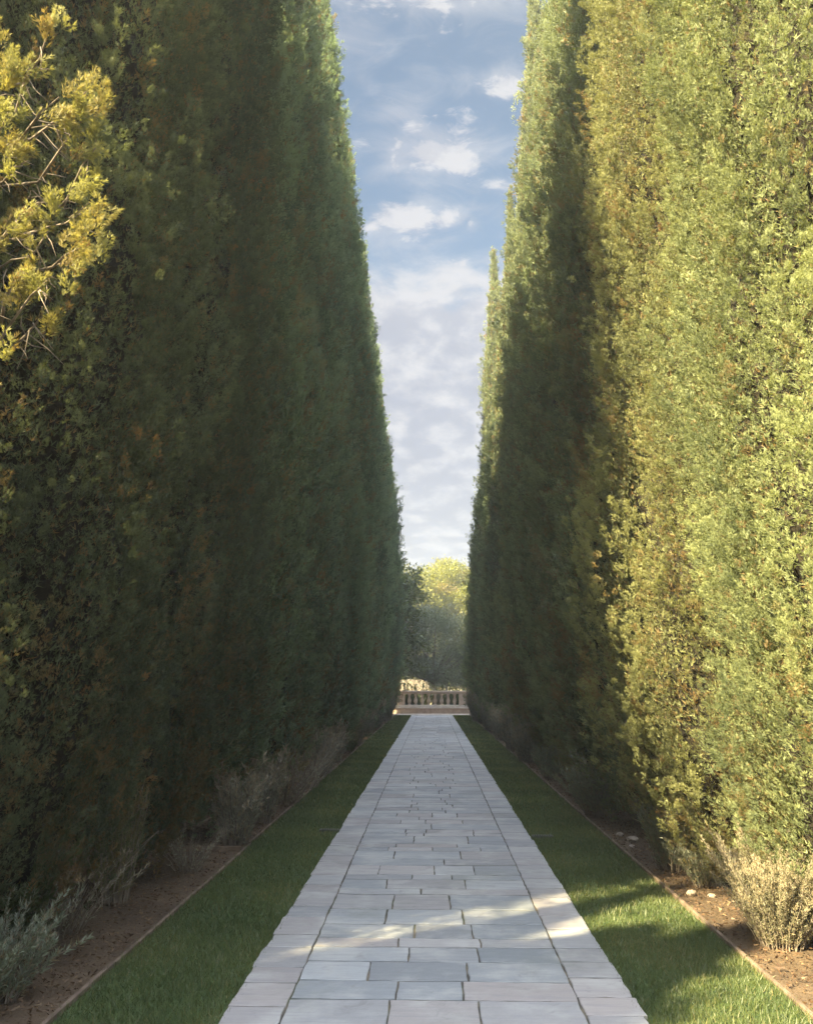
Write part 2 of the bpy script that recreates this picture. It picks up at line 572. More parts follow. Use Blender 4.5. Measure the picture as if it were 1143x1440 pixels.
def cypress_meshes(seed, H, R, n_plumes, per, size, blades, lump=0.045, plume=(0.55, 1.25), fat=(0.13, 0.2), dryness=0.09, wid=0.17, face_to=None, slim=0.0, big=(.33, .33, 1.7)):
    rng = np.random.RandomState(seed)
    L = Lump(rng, lump)
    BP = BigPlumes(rng, R, H, *big)
    prof = PROF_R * (1 - slim * PROF_T)
    # plume heights weighted by circumference
    hh = rng.uniform(0, 1, n_plumes * 4)
    keep = rng.uniform(0, 1, len(hh)) < np.interp(hh, PROF_T, prof) + 0.10
    t = hh[keep][:n_plumes]
    n = len(t)
    phi = rng.uniform(0, 2 * math.pi, n)
    h = t * H * 0.965 + 0.12
    rr = np.interp(t, PROF_T, prof) * R * L(phi, h)
    bd, who = BP.near(phi, h)
    rr = rr + BP.offset(bd) * np.interp(t, [0, .75, 1], [1, .8, .2])
    out = np.stack([np.cos(phi), np.sin(phi), np.zeros(n)], 1)
    length = rng.uniform(plume[0], plume[1], n) * np.interp(t, [0, .8, 1], [1, .85, .5])
    rad_p = length * rng.uniform(fat[0], fat[1], n)
    up = np.array([0, 0, 1.0])
    lean = rng.uniform(0.02, 0.34, n) * np.interp(t, [0, .7, 1], [1.15, .8, .35])
    D = unit(up + out * lean[:, None] + rng.normal(0, 0.09, (n, 3)))
    inset = rng.uniform(-0.1, 1.4, n) * rad_p
    B = out * np.maximum(rr - inset, 0.0)[:, None] * 1.0
    B[:, 2] = h - length * 0.45
    B[:, 2] = np.maximum(B[:, 2], 0.05)
    ptint = np.clip(rng.normal(0.5, 0.13, n) + BP.t[who], 0, 1)
    rust = np.sin(phi * 3 + h * 1.1 + seed) * np.sin(h * 1.9 + phi * 2 + seed * 2.3)
    pdry = (rng.uniform(0, 1, n) < (dryness + 0.5 * dryness * (rust > 0.6) * 6 + (BP.d[who] < dryness * .8) * .4) * np.interp(t, [0, .12, .3, 1], [3.0, 1.6, 1.0, .35])).astype(float) * rng.uniform(0.4, 1.0, n)
    thin = None
    if face_to is not None:                      # fewer sprays where the tree turns away from the path or towers far overhead
        fd = (out[:, 0] * face_to[0] + out[:, 1] * face_to[1]) / math.hypot(*face_to)
        thin = np.interp(fd, [-.45, -.05], [.14, 1.0]) * np.interp(h, [9.5, 11.5], [1.0, .22])
    V, T, Y = plume_sprays(B, D, length, rad_p, out, ptint, pdry, per, size, blades, wid, rng, thin)
    # short sprays deep inside, so that no bare shell shows between the plumes
    nd = int(n * 36)
    hh = rng.uniform(0, 1, nd * 3)
    t2 = hh[rng.uniform(0, 1, len(hh)) < np.interp(hh, PROF_T, prof) + .05][:nd]
    p2 = rng.uniform(0, 2 * math.pi, len(t2))
    h2 = t2 * H * .965 + .12
    if face_to is not None:
        f2 = (np.cos(p2) * face_to[0] + np.sin(p2) * face_to[1]) / math.hypot(*face_to)
        kk = rng.uniform(0, 1, len(t2)) < np.interp(f2, [-.45, -.05], [.25, 1.0]) * np.interp(h2, [9.5, 11.5], [1.0, .3])
        t2, p2, h2 = t2[kk], p2[kk], h2[kk]
    nd = len(t2)
    r2 = np.interp(t2, PROF_T, prof) * R * L(p2, h2) + BP.offset(BP.near(p2, h2)[0]) * np.interp(t2, [0, .75, 1], [1, .8, .2])
    r2 = np.maximum(r2 * rng.uniform(.76, .95, nd) - .05, .01)
    o2 = np.stack([np.cos(p2), np.sin(p2), np.zeros(nd)], 1)
    P2 = o2 * r2[:, None]
    P2[:, 2] = h2
    D2 = unit(o2 * .5 + np.array([0, 0, .9]) + rng.normal(0, .35, (nd, 3)))
    d2 = (rng.uniform(0, 1, nd) < .15 + dryness) * rng.uniform(.3, .9, nd)
    V2, T2, Y2 = spray_tris(P2, D2, size * 1.9 * rng.uniform(.7, 1.3, nd), np.clip(rng.normal(.4, .2, nd), 0, 1), d2, 5, .8, wid * 1.2, rng, o2, .9)
    V, T, Y = np.concatenate([V, V2]), np.concatenate([T, T2]), np.concatenate([Y, Y2])
    crown = tri_mesh('crown', V, T, Y)
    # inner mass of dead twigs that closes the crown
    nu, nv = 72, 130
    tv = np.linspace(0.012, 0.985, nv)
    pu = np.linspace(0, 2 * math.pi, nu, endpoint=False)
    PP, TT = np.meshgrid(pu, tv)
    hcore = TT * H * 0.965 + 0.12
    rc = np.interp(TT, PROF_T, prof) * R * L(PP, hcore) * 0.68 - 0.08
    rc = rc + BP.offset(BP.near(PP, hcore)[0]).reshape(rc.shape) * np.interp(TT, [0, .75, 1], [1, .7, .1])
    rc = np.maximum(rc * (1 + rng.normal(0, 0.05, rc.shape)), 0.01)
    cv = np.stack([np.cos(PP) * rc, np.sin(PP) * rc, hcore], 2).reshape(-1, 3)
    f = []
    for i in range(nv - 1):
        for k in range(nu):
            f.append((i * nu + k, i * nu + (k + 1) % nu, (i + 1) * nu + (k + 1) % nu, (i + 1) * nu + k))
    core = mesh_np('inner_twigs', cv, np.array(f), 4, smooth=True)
    mb = MB()
    zz = [(-0.1, .17), (0.3, .14), (1.2, .12), (H * .4, .09), (H * .85, .03)]
    mb.tube([(rng.uniform(-.04, .04), rng.uniform(-.04, .04), z) for z, _ in zz], [r for _, r in zz], 9)
    trunk = mb.mesh('trunk')
    crown.materials.append(MAT['cypress'])
    core.materials.append(MAT['core'])
    trunk.materials.append(MAT['bark'])
    return crown, core, trunk


def place_cypress(meshes, x, y, rz, sxy, sz, label, group, sun_shade_tone=(1, 1, 1)):
    r = empty('cypress_tree', (x, y, 0), label, 'cypress', group, rz)
    r.scale = (sxy, sxy, sz)
    c = link('crown', meshes[0], None, r)
    c.color = sun_shade_tone + (1.0,)
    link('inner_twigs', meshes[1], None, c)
    link('trunk', meshes[2], None, r)
    return r


# ------------------------------------------------------------------ the setting: ground, path, lawns, beds
def sheet(name, x0, x1, y0, y1, z, nx, ny, mat, amp=0.0, kind='structure'):
    xs, ys = np.linspace(x0, x1, nx), np.linspace(y0, y1, ny)
    X, Y = np.meshgrid(xs, ys)
    Z = np.full(X.shape, z) + (amp * (np.sin(X * 5.1 + Y * 2.3) * np.sin(Y * 3.7 - X * 1.9) + 0.6 * np.sin(X * 11 + Y * 8.3) * np.cos(Y * 9.1)) if amp else 0)
    if amp:
        Z = Z + rs.normal(0, amp * 0.25, Z.shape)
    vv = np.stack([X, Y, Z], 2).reshape(-1, 3)
    ii = np.arange(nx * ny).reshape(ny, nx)
    f = np.stack([ii[:-1, :-1], ii[:-1, 1:], ii[1:, 1:], ii[1:, :-1]], 2).reshape(-1, 4)
    o = link(name, mesh_np(name, vv, f, 4, smooth=True), mat)
    return tag(o, kind=kind)


sheet('ground', -600, 600, -200, 900, -0.09, 60, 60, MAT['far_ground'])
PATH_END = 41.6
for sx in (-1, 1):
    x0, x1 = sorted((sx * 1.855, sx * 5.6))
    sheet('planting_bed', x0, x1, -4, 42, -0.012, 70, 700, MAT['soil'], 0.011)
    x0, x1 = sorted((sx * 1.0, sx * 1.83))
    sheet('lawn', x0, x1, -1, PATH_END, -0.004, 12, 300, MAT['turf'], 0.004)

# hill far behind
hx, hy = np.meshgrid(np.linspace(-260, 260, 60), np.linspace(95, 420, 40))
hz = -0.5 + 24 * (1 / (1 + np.exp(-(hy - 190) / 34))) * (0.8 + 0.2 * np.sin(hx / 60 + 1)) - 0.6
hill_v = np.stack([hx, hy, hz], 2).reshape(-1, 3)
ii = np.arange(60 * 40).reshape(40, 60)
hf = np.stack([ii[:-1, :-1], ii[:-1, 1:], ii[1:, 1:], ii[1:, :-1]], 2).reshape(-1, 4)
tag(link('hill', mesh_np('hill', hill_v, hf, 4, smooth=True), MAT['far_ground']), kind='structure')


# flagstone path: every slab a raised block with its own ragged outline
def build_path():
    rng = random.Random(11)
    v, f, tint, warm = [], [], [], []

    def slab(x0, x1, y0, y1, w):
        g = 0.006 + rng.random() * 0.005
        x0 += g * .6; x1 -= g * .6; y0 += g; y1 -= g
        tx, ty = rng.uniform(-.004, .004), rng.uniform(-.004, .004)
        z0 = 0.0175 + rng.uniform(-.0012, .0012)
        cx, cy = (x0 + x1) / 2, (y0 + y1) / 2
        ring = []
        def edge(ax, ay, bx, by):
            k = max(2, int(math.hypot(bx - ax, by - ay) / 0.07))
            for i in range(k):
                t = i / k
                j = 0.0045
                ring.append((ax + (bx - ax) * t + rng.uniform(-j, j), ay + (by - ay) * t + rng.uniform(-j, j)))
        edge(x0, y0, x1, y0); edge(x1, y0, x1, y1); edge(x1, y1, x0, y1); edge(x0, y1, x0, y0)
        n = len(ring)
        b = len(v)
        tn = min(1, max(0, rng.gauss(0.5, 0.27)))
        for lvl in range(3):
            for (px, py) in ring:
                qx, qy = px, py
                if lvl == 2:
                    d = math.hypot(px - cx, py - cy)
                    qx, qy = px + (cx - px) / d * 0.004, py + (cy - py) / d * 0.004
                zz = (-0.02, z0 - 0.003, z0)[lvl] + ((px - cx) * tx + (py - cy) * ty if lvl else 0)
                v.append((qx, qy, zz)); tint.append(tn); warm.append(w)
        for lvl in range(2):
            for i in range(n):
                f.append((b + lvl * n + i, b + lvl * n + (i + 1) % n, b + (lvl + 1) * n + (i + 1) % n, b + (lvl + 1) * n + i))
        f.append(tuple(b + 2 * n + i for i in range(n)))

    IN, OUT = 0.735, 1.03
    y = -0.6
    while y < PATH_END - 0.1:
        d = rng.choice([0.18, 0.23, 0.27, 0.31, 0.36, 0.42])
        if rng.random() < 0.3:
            d *= 0.75
        d = min(d, PATH_END - y)
        k = rng.choice([2, 3, 3, 3, 4])
        cuts = sorted(-IN + 2 * IN * (i + rng.uniform(-.26, .26)) / k for i in range(1, k))
        xs = [-IN] + cuts + [IN]
        for a, b in zip(xs[:-1], xs[1:]):
            w = max(0, min(1, rng.gauss(0.22, 0.32)))
            if d > 0.36 and rng.random() < 0.22:
                m = y + d * rng.uniform(.35, .65)
                slab(a, b, y, m, w); slab(a, b, m, y + d, w)
            else:
                slab(a, b, y, y + d, w)
        y += d
    for s in (-1, 1):
        y = -0.6 - rng.random() * .2
        while y < PATH_END - 0.05:
            d = min(rng.uniform(0.24, 0.52), PATH_END - y)
            o = OUT + rng.uniform(-.008, .009)
            a, b = sorted((s * IN, s * o))
            near = max(0, 1 - y / 16)
            slab(a, b, y, y + d, max(0, min(1, rng.gauss(0.25 + 0.5 * near, 0.2))))
            y += d
    me = bpy.data.meshes.new('path')
    me.from_pydata(v, [], f)
    for nm, arr in (('tint', tint), ('dry', warm)):
        at = me.attributes.new(nm, 'FLOAT', 'POINT')
        at.data.foreach_set('value', np.array(arr, np.float32))
    me.update()
    tag(link('path', me, MAT['slab']), kind='structure')
    sheet('path_joints', -1.02, 1.02, -1, PATH_END, 0.0105, 24, 400, MAT['joint'], 0.0008)


build_path()


# grass on the lawns
def grass():
    for sx in (-1, 1):
        Vs, Ts, Ys = [], [], []
        for (y0, y1, dens, ln, w) in ((2.6, 6, 15000, .034, .0035), (6, 11, 8000, .034, .0048), (11, 21, 3600, .036, .009), (21, 41.5, 1600, .04, .018)):
            n = int((y1 - y0) * 0.86 * dens)
            x = sx * rs.uniform(1.0, 1.845, n)
            y = rs.uniform(y0, y1, n)
            P = np.stack([x, y, np.full(n, -0.006)], 1)
            D = unit(np.stack([rs.normal(0, .45, n), rs.normal(0, .45, n), np.ones(n)], 1))
            patch = 0.5 + 0.28 * np.sin(x * 6.1 + y * 1.7) * np.sin(y * 1.3 - x * 2.1) + 0.2 * np.sin(y * 4.7 + 1.3)
            tint = np.clip(patch + rs.normal(0, .2, n), 0, 1)
            dry = (rs.uniform(0, 1, n) < 0.07 + 0.20 * (patch > 0.7)) * rs.uniform(.3, 1, n)
            size = ln * rs.uniform(.6, 1.5, n)
            edge = np.abs(np.abs(x) - 1.0) < 0.035
            size = size * np.where(edge, 0.8, 1.0)
            V, T, Y = spray_tris(P, D, size, tint, dry, 1, 0, w / ln, rs)
            Vs.append(V); Ts.append(T); Ys.append(Y)
        o = link('grass', tri_mesh('grass', np.concatenate(Vs), np.concatenate(Ts), np.concatenate(Ys)), MAT['grass'])
        tag(o, kind='stuff')
        o['label'] = ('short mown green grass on the lawn strip along the shaded cypress row' if sx < 0 else
                      'short mown green grass on the lawn strip with sun patches')
        o['category'] = 'grass'


grass()


# leaf litter on the beds
def litter():
    for sx in (-1, 1):
        n = 60000
        y = 3 + 34 * rs.uniform(0, 1, n) ** 1.7
        x = sx * rs.uniform(1.88, 4.4, n)
        P = np.stack([x, y, rs.uniform(0.0, 0.016, n)], 1)
        D = unit(np.stack([rs.normal(0, 1, n), rs.normal(0, 1, n), rs.normal(0, .25, n)], 1))
        size = rs.uniform(.008, .04, n) * (1 + y / 40)
        V, T, Y = spray_tris(P, D, size, rs.uniform(0, 1, n), (rs.uniform(0, 1, n) < .25) * 1.0, 1, 0, .38, rs)
        o = link('leaf_litter', tri_mesh('leaf_litter', V, T, Y), MAT['litter'])
        tag(o, 'brown fallen sprays and mulch on the soil under the %s cypresses' % ('shaded' if sx < 0 else 'sunlit'), 'leaf litter', None, 'stuff')


litter()

# lawn edging
for sx in (-1, 1):
    mb = MB()
    y = -1.0
    rng = random.Random(5 + sx)
    while y < 41.4:
        d = rng.uniform(1.6, 2.6)
        off = rng.uniform(-.006, .006)
        x0, x1 = sorted((sx * (1.828 + off), sx * (1.852 + off)))
        mb.box(x0, x1, y + .004, min(y + d, 41.5) - .004, -0.05, 0.022 + rng.uniform(-.006, .006))
        y += d
    e = mb.build('lawn_edging', MAT['edging'], bevel=.004)
    tag(e, 'thin pale edging between lawn and soil, on the %s' % ('shaded side with a cross strip' if sx < 0 else 'side with sun patches'), 'edging', 'lawn edgings')
    if sx < 0:
        mb = MB()
        mb.box(-2.75, -1.862, 8.44, 8.47, -0.05, 0.034)
        mb.build('cross_strip', MAT['edging'], e, bevel=.004)

# drain grates in the lawn
for (x, y, lab) in ((1.155, 9.2, 'small slotted drain grate in the lawn near the sunlit cypresses'), (-1.13, 9.5, 'small slotted drain grate in the lawn on the shaded side of the path')):
    g = empty('drain_grate', (x, y, 0.006), lab, 'drain grate', 'lawn drain grates')
    mb = MB()
    mb.box(-.11, .11, -.045, -.035, -.03, .014); mb.box(-.11, .11, .035, .045, -.03, .014)
    mb.box(-.11, -.102, -.0348, .0348, -.03, .014); mb.box(.102, .11, -.0348, .0348, -.03, .014)
    mb.build('frame', MAT['grate'], g)
    for k in range(8):
        mb = MB()
        xx = -.088 + k * .025
        mb.box(xx - .0055, xx + .0055, -.034, .034, -.01, .018)
        mb.build('bar', MAT['grate'], g)


# stones in the bed
def stone(x, y, r, seed, label):
    rng = np.random.RandomState(seed)
    nu, nv = 12, 8
    vv = []
    for j in range(nv):
        th = math.pi * (j + .5) / nv
        for i in range(nu):
            ph = 2 * math.pi * i / nu
            q = r * (1 + rng.uniform(-.16, .16))
            vv.append((q * 1.3 * math.sin(th) * math.cos(ph), q * math.sin(th) * math.sin(ph), q * .65 * math.cos(th)))
    ff = [(j * nu + i, (j + 1) * nu + i, (j + 1) * nu + (i + 1) % nu, j * nu + (i + 1) % nu) for j in range(nv - 1) for i in range(nu)]
    ff += [tuple(range(nu)), tuple((nv - 1) * nu + nu - 1 - i for i in range(nu))]
    me = bpy.data.meshes.new('stone')
    me.from_pydata(vv, [], ff)
    me.update()
    o = link('stone', me, MAT['stone'], None, (x, y, r * .3))
    o.rotation_euler = (0, 0, rng.uniform(0, 6))
    tag(o, label, 'stone', 'stones in the bed')


stone(2.06, 9.05, .05, 1, 'pale stone on the soil beside the green rosemary clump, largest of the stones')
stone(2.0, 9.35, .034, 2, 'small pale stone just beyond the largest stone in the bed')
stone(1.99, 6.85, .034, 3, 'pale stone by the edging before the dry pale lavender')
stone(2.12, 6.78, .024, 4, 'small stone between the edging stone and the dry pale lavender')
stone(1.97, 8.7, .028, 5, 'small reddish stone near the edging, before the largest stone')


# ------------------------------------------------------------------ shrubs
def shrub_meshes(seed, h, spread, n_stems, leaf, per, upright=0.8, flower=0.0, wid=0.22, bare=0.0):
    """stems fan out from the base, narrow leaves along them"""
    rng = np.random.RandomState(seed)
    stems = MB()
    Ps, Ds, Ss, Ts, Ys = [], [], [], [], []
    for i in range(n_stems):
        a = rng.uniform(0, 6.283)
        lean = min(abs(rng.normal(0, 1)), 1.7) * (1 - upright) + rng.uniform(0, .35)
        o = np.array([math.cos(a), math.sin(a), 0.0])
        L = h * rng.uniform(.55, 1.08) / max(.6, math.cos(min(lean, .9)))
        base = o * rng.uniform(0, .28) * spread
        pts = []
        k = 6
        for j in range(k):
            t = j / (k - 1)
            p = base + o * (spread * .75 * lean * t ** 1.2) + np.array([0, 0, L * (t - .12 * lean * t * t)]) + rng.normal(0, .012 * h, 3) * (t > 0)
            p[2] = max(p[2], -.02)
            pts.append(p)
        stems.tube([tuple(p) for p in pts], [0.0045 * (1 - .75 * j / (k - 1)) * (h / .5) ** .5 for j in range(k)], 4)
        if rng.uniform() < bare:
            continue
        pts = np.array(pts)
        m = per
        s = rng.uniform(.12, 1.0, m)
        pp = np.stack([np.interp(s, np.linspace(0, 1, k), pts[:, c]) for c in range(3)], 1)
        d = unit(pts[-1] - pts[0])
        R = unit(rng.normal(size=(m, 3)))
        Ps.append(pp + R * rng.uniform(0, .03, m)[:, None] * h * 1.3)
        Ds.append(unit(d + R * rng.uniform(.35, 1.1, m)[:, None] + np.array([0, 0, .35])))
        Ss.append(leaf * rng.uniform(.6, 1.25, m))
        st = np.clip(rng.normal(.5, .2), 0, 1)
        Ts.append(np.clip(st + rng.normal(0, .2, m), 0, 1))
        Ys.append(np.where(s > 1 - .22 * flower, flower, 0) * rng.uniform(.5, 1, m) + (rng.uniform(0, 1, m) < .12 + .25 * (s < .25)) * .8)
    P, D, S, T, Y = (np.concatenate(q) for q in (Ps, Ds, Ss, Ts, np.clip(np.concatenate(Ys)[None], 0, 1)))
    V, T2, Y2 = spray_tris(P, D, S, T, Y, 3, .5, wid, rng)
    return tri_mesh('foliage', V, T2, Y2), stems.mesh('stems')


SHRUB = {
    'rosemary': (shrub_meshes(21, .46, .42, 90, .042, 60, .62, 0), 'rosemary'),
    'rosemary_low': (shrub_meshes(22, .36, .5, 80, .040, 60, .45, 0), 'rosemary'),
    'lavender': (shrub_meshes(23, .55, .38, 110, .046, 46, .72, .7), 'lavender'),
    'lavender_tall': (shrub_meshes(24, .70, .36, 100, .050, 46, .78, .9), 'lavender'),
    'dry': (shrub_meshes(25, .60, .62, 420, .024, 130, .58, .6, .26, .02), 'dry_lavender'),
    'wispy': (shrub_meshes(26, .85, .40, 90, .050, 46, .74, .3, .15), 'wispy'),
    'twiggy': (shrub_meshes(27, .42, .55, 70, .036, 20, .4, .6, .2, .6), 'lavender'),
    'green': (shrub_meshes(28, .34, .34, 60, .055, 50, .5, 0, .3), 'green'),
}


def shrub(kind, x, y, sc, label, group=None, name=None, rz=None, szz=1.0):
    (fol, stm), mt = SHRUB[kind]
    nm = name or {'rosemary': 'rosemary_shrub', 'rosemary_low': 'rosemary_shrub', 'lavender': 'lavender_shrub', 'lavender_tall': 'lavender_shrub',
                  'dry': 'lavender_shrub', 'wispy': 'wispy_shrub', 'twiggy': 'twiggy_shrub', 'green': 'green_shrub'}[kind]
    r = empty(nm, (x, y, -.01), label, 'shrub', group or 'low shrubs along the beds', rs.uniform(0, 6.28) if rz is None else rz)
    r.scale = (sc, sc, sc * szz)
    link('foliage', fol, MAT[mt], r)
    link('stems', stm, MAT['twig'], r)
    return r


# sunny side
shrub('dry', 2.17, 5.62, 0.80, 'pale dry lavender bush glowing in the sun at the foot of the nearest lit cypress')
shrub('twiggy', 2.62, 5.15, 0.70, 'low brown twiggy bush just in front of the pale dry lavender')
shrub('rosemary', 2.10, 7.75, 1.05, 'grey green rosemary clump under the second sunlit cypress')
shrub('rosemary_low', 2.20, 7.15, 0.70, 'small sunlit rosemary behind the grey green clump, against the second lit cypress')
shrub('rosemary_low', 2.07, 10.70, 1.50, 'wide dark rosemary spreading in the shade beyond the lit cypresses')
shrub('rosemary', 2.00, 14.60, 1.08, 'rounded grey rosemary standing alone after the wide dark one')
shrub('lavender', 1.94, 17.60, 1.37, 'bushy lavender behind the rounded grey rosemary')
shrub('lavender_tall', 1.94, 20.60, 1.44, 'tallest pale lavender spikes in the middle of the far bed')
shrub('lavender', 1.92, 24.00, 1.51, 'lavender just beyond the tallest spikes on the sunnier side')
shrub('lavender_tall', 1.92, 29.00, 1.44, 'grey lavender second from the balustrade beside the sunnier row')
shrub('lavender', 1.92, 35.00, 2.16, 'grey lavender nearest the balustrade beside the sunnier row')
# shaded side
shrub('rosemary_low', -2.28, 4.55, 0.95, 'blue green rosemary at the very front of the shaded bed')
shrub('green', -2.62, 5.35, 1.30, 'leafy green shrub behind the front rosemary in the shaded bed')
shrub('twiggy', -2.45, 5.75, 1.00, 'bare grey twiggy bush between leafy green shrub and wispy yellowish shrub')
shrub('wispy', -2.38, 6.50, 0.95, 'tall wispy yellowish green shrub under the nearest shaded cypress')
shrub('twiggy', -2.12, 7.55, 0.75, 'small twiggy bush in front of the cross strip of edging')
shrub('lavender', -2.00, 8.75, 1.20, 'brownish lavender just behind the cross strip of edging')
shrub('lavender', -2.05, 10.10, 1.32, 'brownish grey lavender second behind the cross strip')
shrub('twiggy', -2.00, 11.60, 1.44, 'reddish brown twiggy bush third behind the cross strip')
shrub('twiggy', -1.99, 13.30, 1.44, 'reddish brown twiggy bush fourth behind the cross strip')
shrub('lavender', -1.96, 15.20, 1.30, 'low lavender midway along the shaded bed, after the reddish bushes')
shrub('lavender', -2.00, 17.40, 1.30, 'grey lavender in front of the dark green tuft')
shrub('green', -1.93, 20.00, 0.70, 'dark green tuft leaning over the shaded edging strip')
shrub('lavender_tall', -1.92, 22.00, 1.37, 'tall grey lavender just past the dark green tuft')
shrub('lavender', -1.97, 25.50, 1.44, 'grey lavender second past the dark green tuft')
shrub('lavender_tall', -1.92, 30.00, 1.51, 'pale lavender second from the balustrade beside the shaded row')
shrub('lavender', -1.97, 35.50, 2.16, 'pale lavender nearest the balustrade beside the shaded row')

# ------------------------------------------------------------------ the two cypress rows
KW = dict(plume=(.28, .75), fat=(.15, .23), wid=.16)
FINE_L = [cypress_meshes(101, 18.5, 1.15, 4400, 360, .020, 7, .05, dryness=.07, face_to=(.8, -.6), **KW),
          cypress_meshes(102, 18.5, 1.15, 4200, 280, .023, 7, .05, dryness=.055, face_to=(.8, -.6), **KW)]
FINE_R = [cypress_meshes(103, 18.5, 1.15, 4400, 360, .020, 7, .045, dryness=.018, face_to=(-.8, -.6), **KW),
          cypress_meshes(104, 18.5, 1.15, 4400, 360, .021, 7, .135, dryness=.07, face_to=(-.8, -.6), **KW)]
MID = [cypress_meshes(111, 18.5, 1.15, 3000, 135, .044, 5, .05, (.40, 1.0), (.13, .2), .07, .19, big=(.42, .36, 2.0)),
       cypress_meshes(112, 18.5, 1.15, 3000, 135, .044, 5, .055, (.40, 1.0), (.13, .2), .09, .19, slim=.1, big=(.42, .36, 2.0))]
FAR = [cypress_meshes(121, 18.5, 1.15, 2000, 75, .074, 5, .05, (.6, 1.3), (.12, .19), .05, .2, slim=.15, big=(.42, .42, 2.2)),
       cypress_meshes(122, 18.5, 1.15, 2000, 75, .074, 5, .06, (.6, 1.3), (.12, .19), .05, .2, slim=.3, big=(.42, .42, 2.2))]
ORD = ['nearest', 'second', 'third', 'fourth', 'fifth', 'sixth', 'seventh', 'eighth', 'ninth', 'tenth', 'eleventh', 'twelfth',
       'thirteenth', 'fourteenth', 'fifteenth', 'sixteenth', 'seventeenth', 'eighteenth']
rr = random.Random(3)
# distance along the path: (girth, height) scale
LEFT = [(5.0, 1.03, 1.0), (7.3, .98, 1.0), (9.35, .97, 1.04), (11.7, 1.0, 1.07), (13.9, 1.03, 1.09), (16.1, 1.03, 1.11), (18.3, 1.05, 1.12),
        (20.3, 1.04, 1.11), (22.8, 1.0, 1.08), (25.5, 1.0, 1.11), (27.4, 1.0, 1.05), (29.4, .97, 1.04), (31.5, 1.0, 1.09), (33.8, 1.0, 1.02),
        (36.0, 1.0, 1.03), (38.2, 1.02, .97), (40.4, 1.08, 1.05)]
near_left = None
for i, (y, sw, sh) in enumerate(LEFT):
    ms = FINE_L[i] if i < 2 else (MID[i % 2] if i < 8 else FAR[0 if i % 3 else 1])
    lab = '%s cypress from the near end of the fully shaded row' % ORD[i]
    if i == 0:
        lab = 'nearest shaded cypress, brownish with painted-in shade, with sunlit yellow sprays and bare twigs'
    elif i == len(LEFT) - 1:
        lab = 'last cypress of the fully shaded row, beside the balustrade'
    o = place_cypress(ms, -2.84 + rr.uniform(-.15, .12), y, 0 if i < 2 else rr.uniform(0, 6.28), sw, sh, lab, 'cypresses of the shaded row', ((.56, .57, .63), (.58, .64, .74), (.78, .90, 1.06))[i] if i < 3 else (.92, 1.06, 1.30))  # shade painted into crown colour: near ones darkened, farther ones cooled like skylight
    if i == 0:
        near_left = o
RIGHT = [(5.4, 1.08, 1.02), (7.25, 1.06, 1.0), (9.9, 1.0, 1.03), (12.5, .98, .98), (14.9, .95, 1.0), (17.0, .92, .97), (19.3, .90, 1.17),
         (22.2, .86, .90), (25.9, .86, 1.02), (27.9, .90, .80), (30.2, .88, .84), (33.6, .92, 1.14), (35.6, .92, .80), (37.5, .98, .76), (39.7, 1.0, .72)]
for i, (y, sw, sh) in enumerate(RIGHT):
    ms = FINE_R[i] if i < 2 else (MID[i % 2] if i < 6 else FAR[1 if i in (6, 8, 11) else i % 2])
    lab = ['nearest cypress of the sunnier row, huge and bright yellow green', 'second cypress of the sunnier row, sunlit with rusty brown patches',
           'third cypress of the sunnier row, dark beside the two bright ones'][i] if i < 3 else '%s cypress from the near end of the sunnier row' % ORD[i]
    if i == len(RIGHT) - 1:
        lab = 'last cypress of the sunnier row, beside the balustrade'
    place_cypress(ms, (3.1 if i == 0 else 2.88 if i == 1 else 2.84 + rr.uniform(-.08, .08)), y, 0 if i < 2 else rr.uniform(0, 6.28), sw, sh, lab, 'cypresses of the sunnier row', ((1.22, 1.20, 1.10), (1.2, 1.12, .98))[i] if i < 2 else (1.0, 1.03, 1.06))  # sunlight painted into the two nearest crowns as a brighter colour


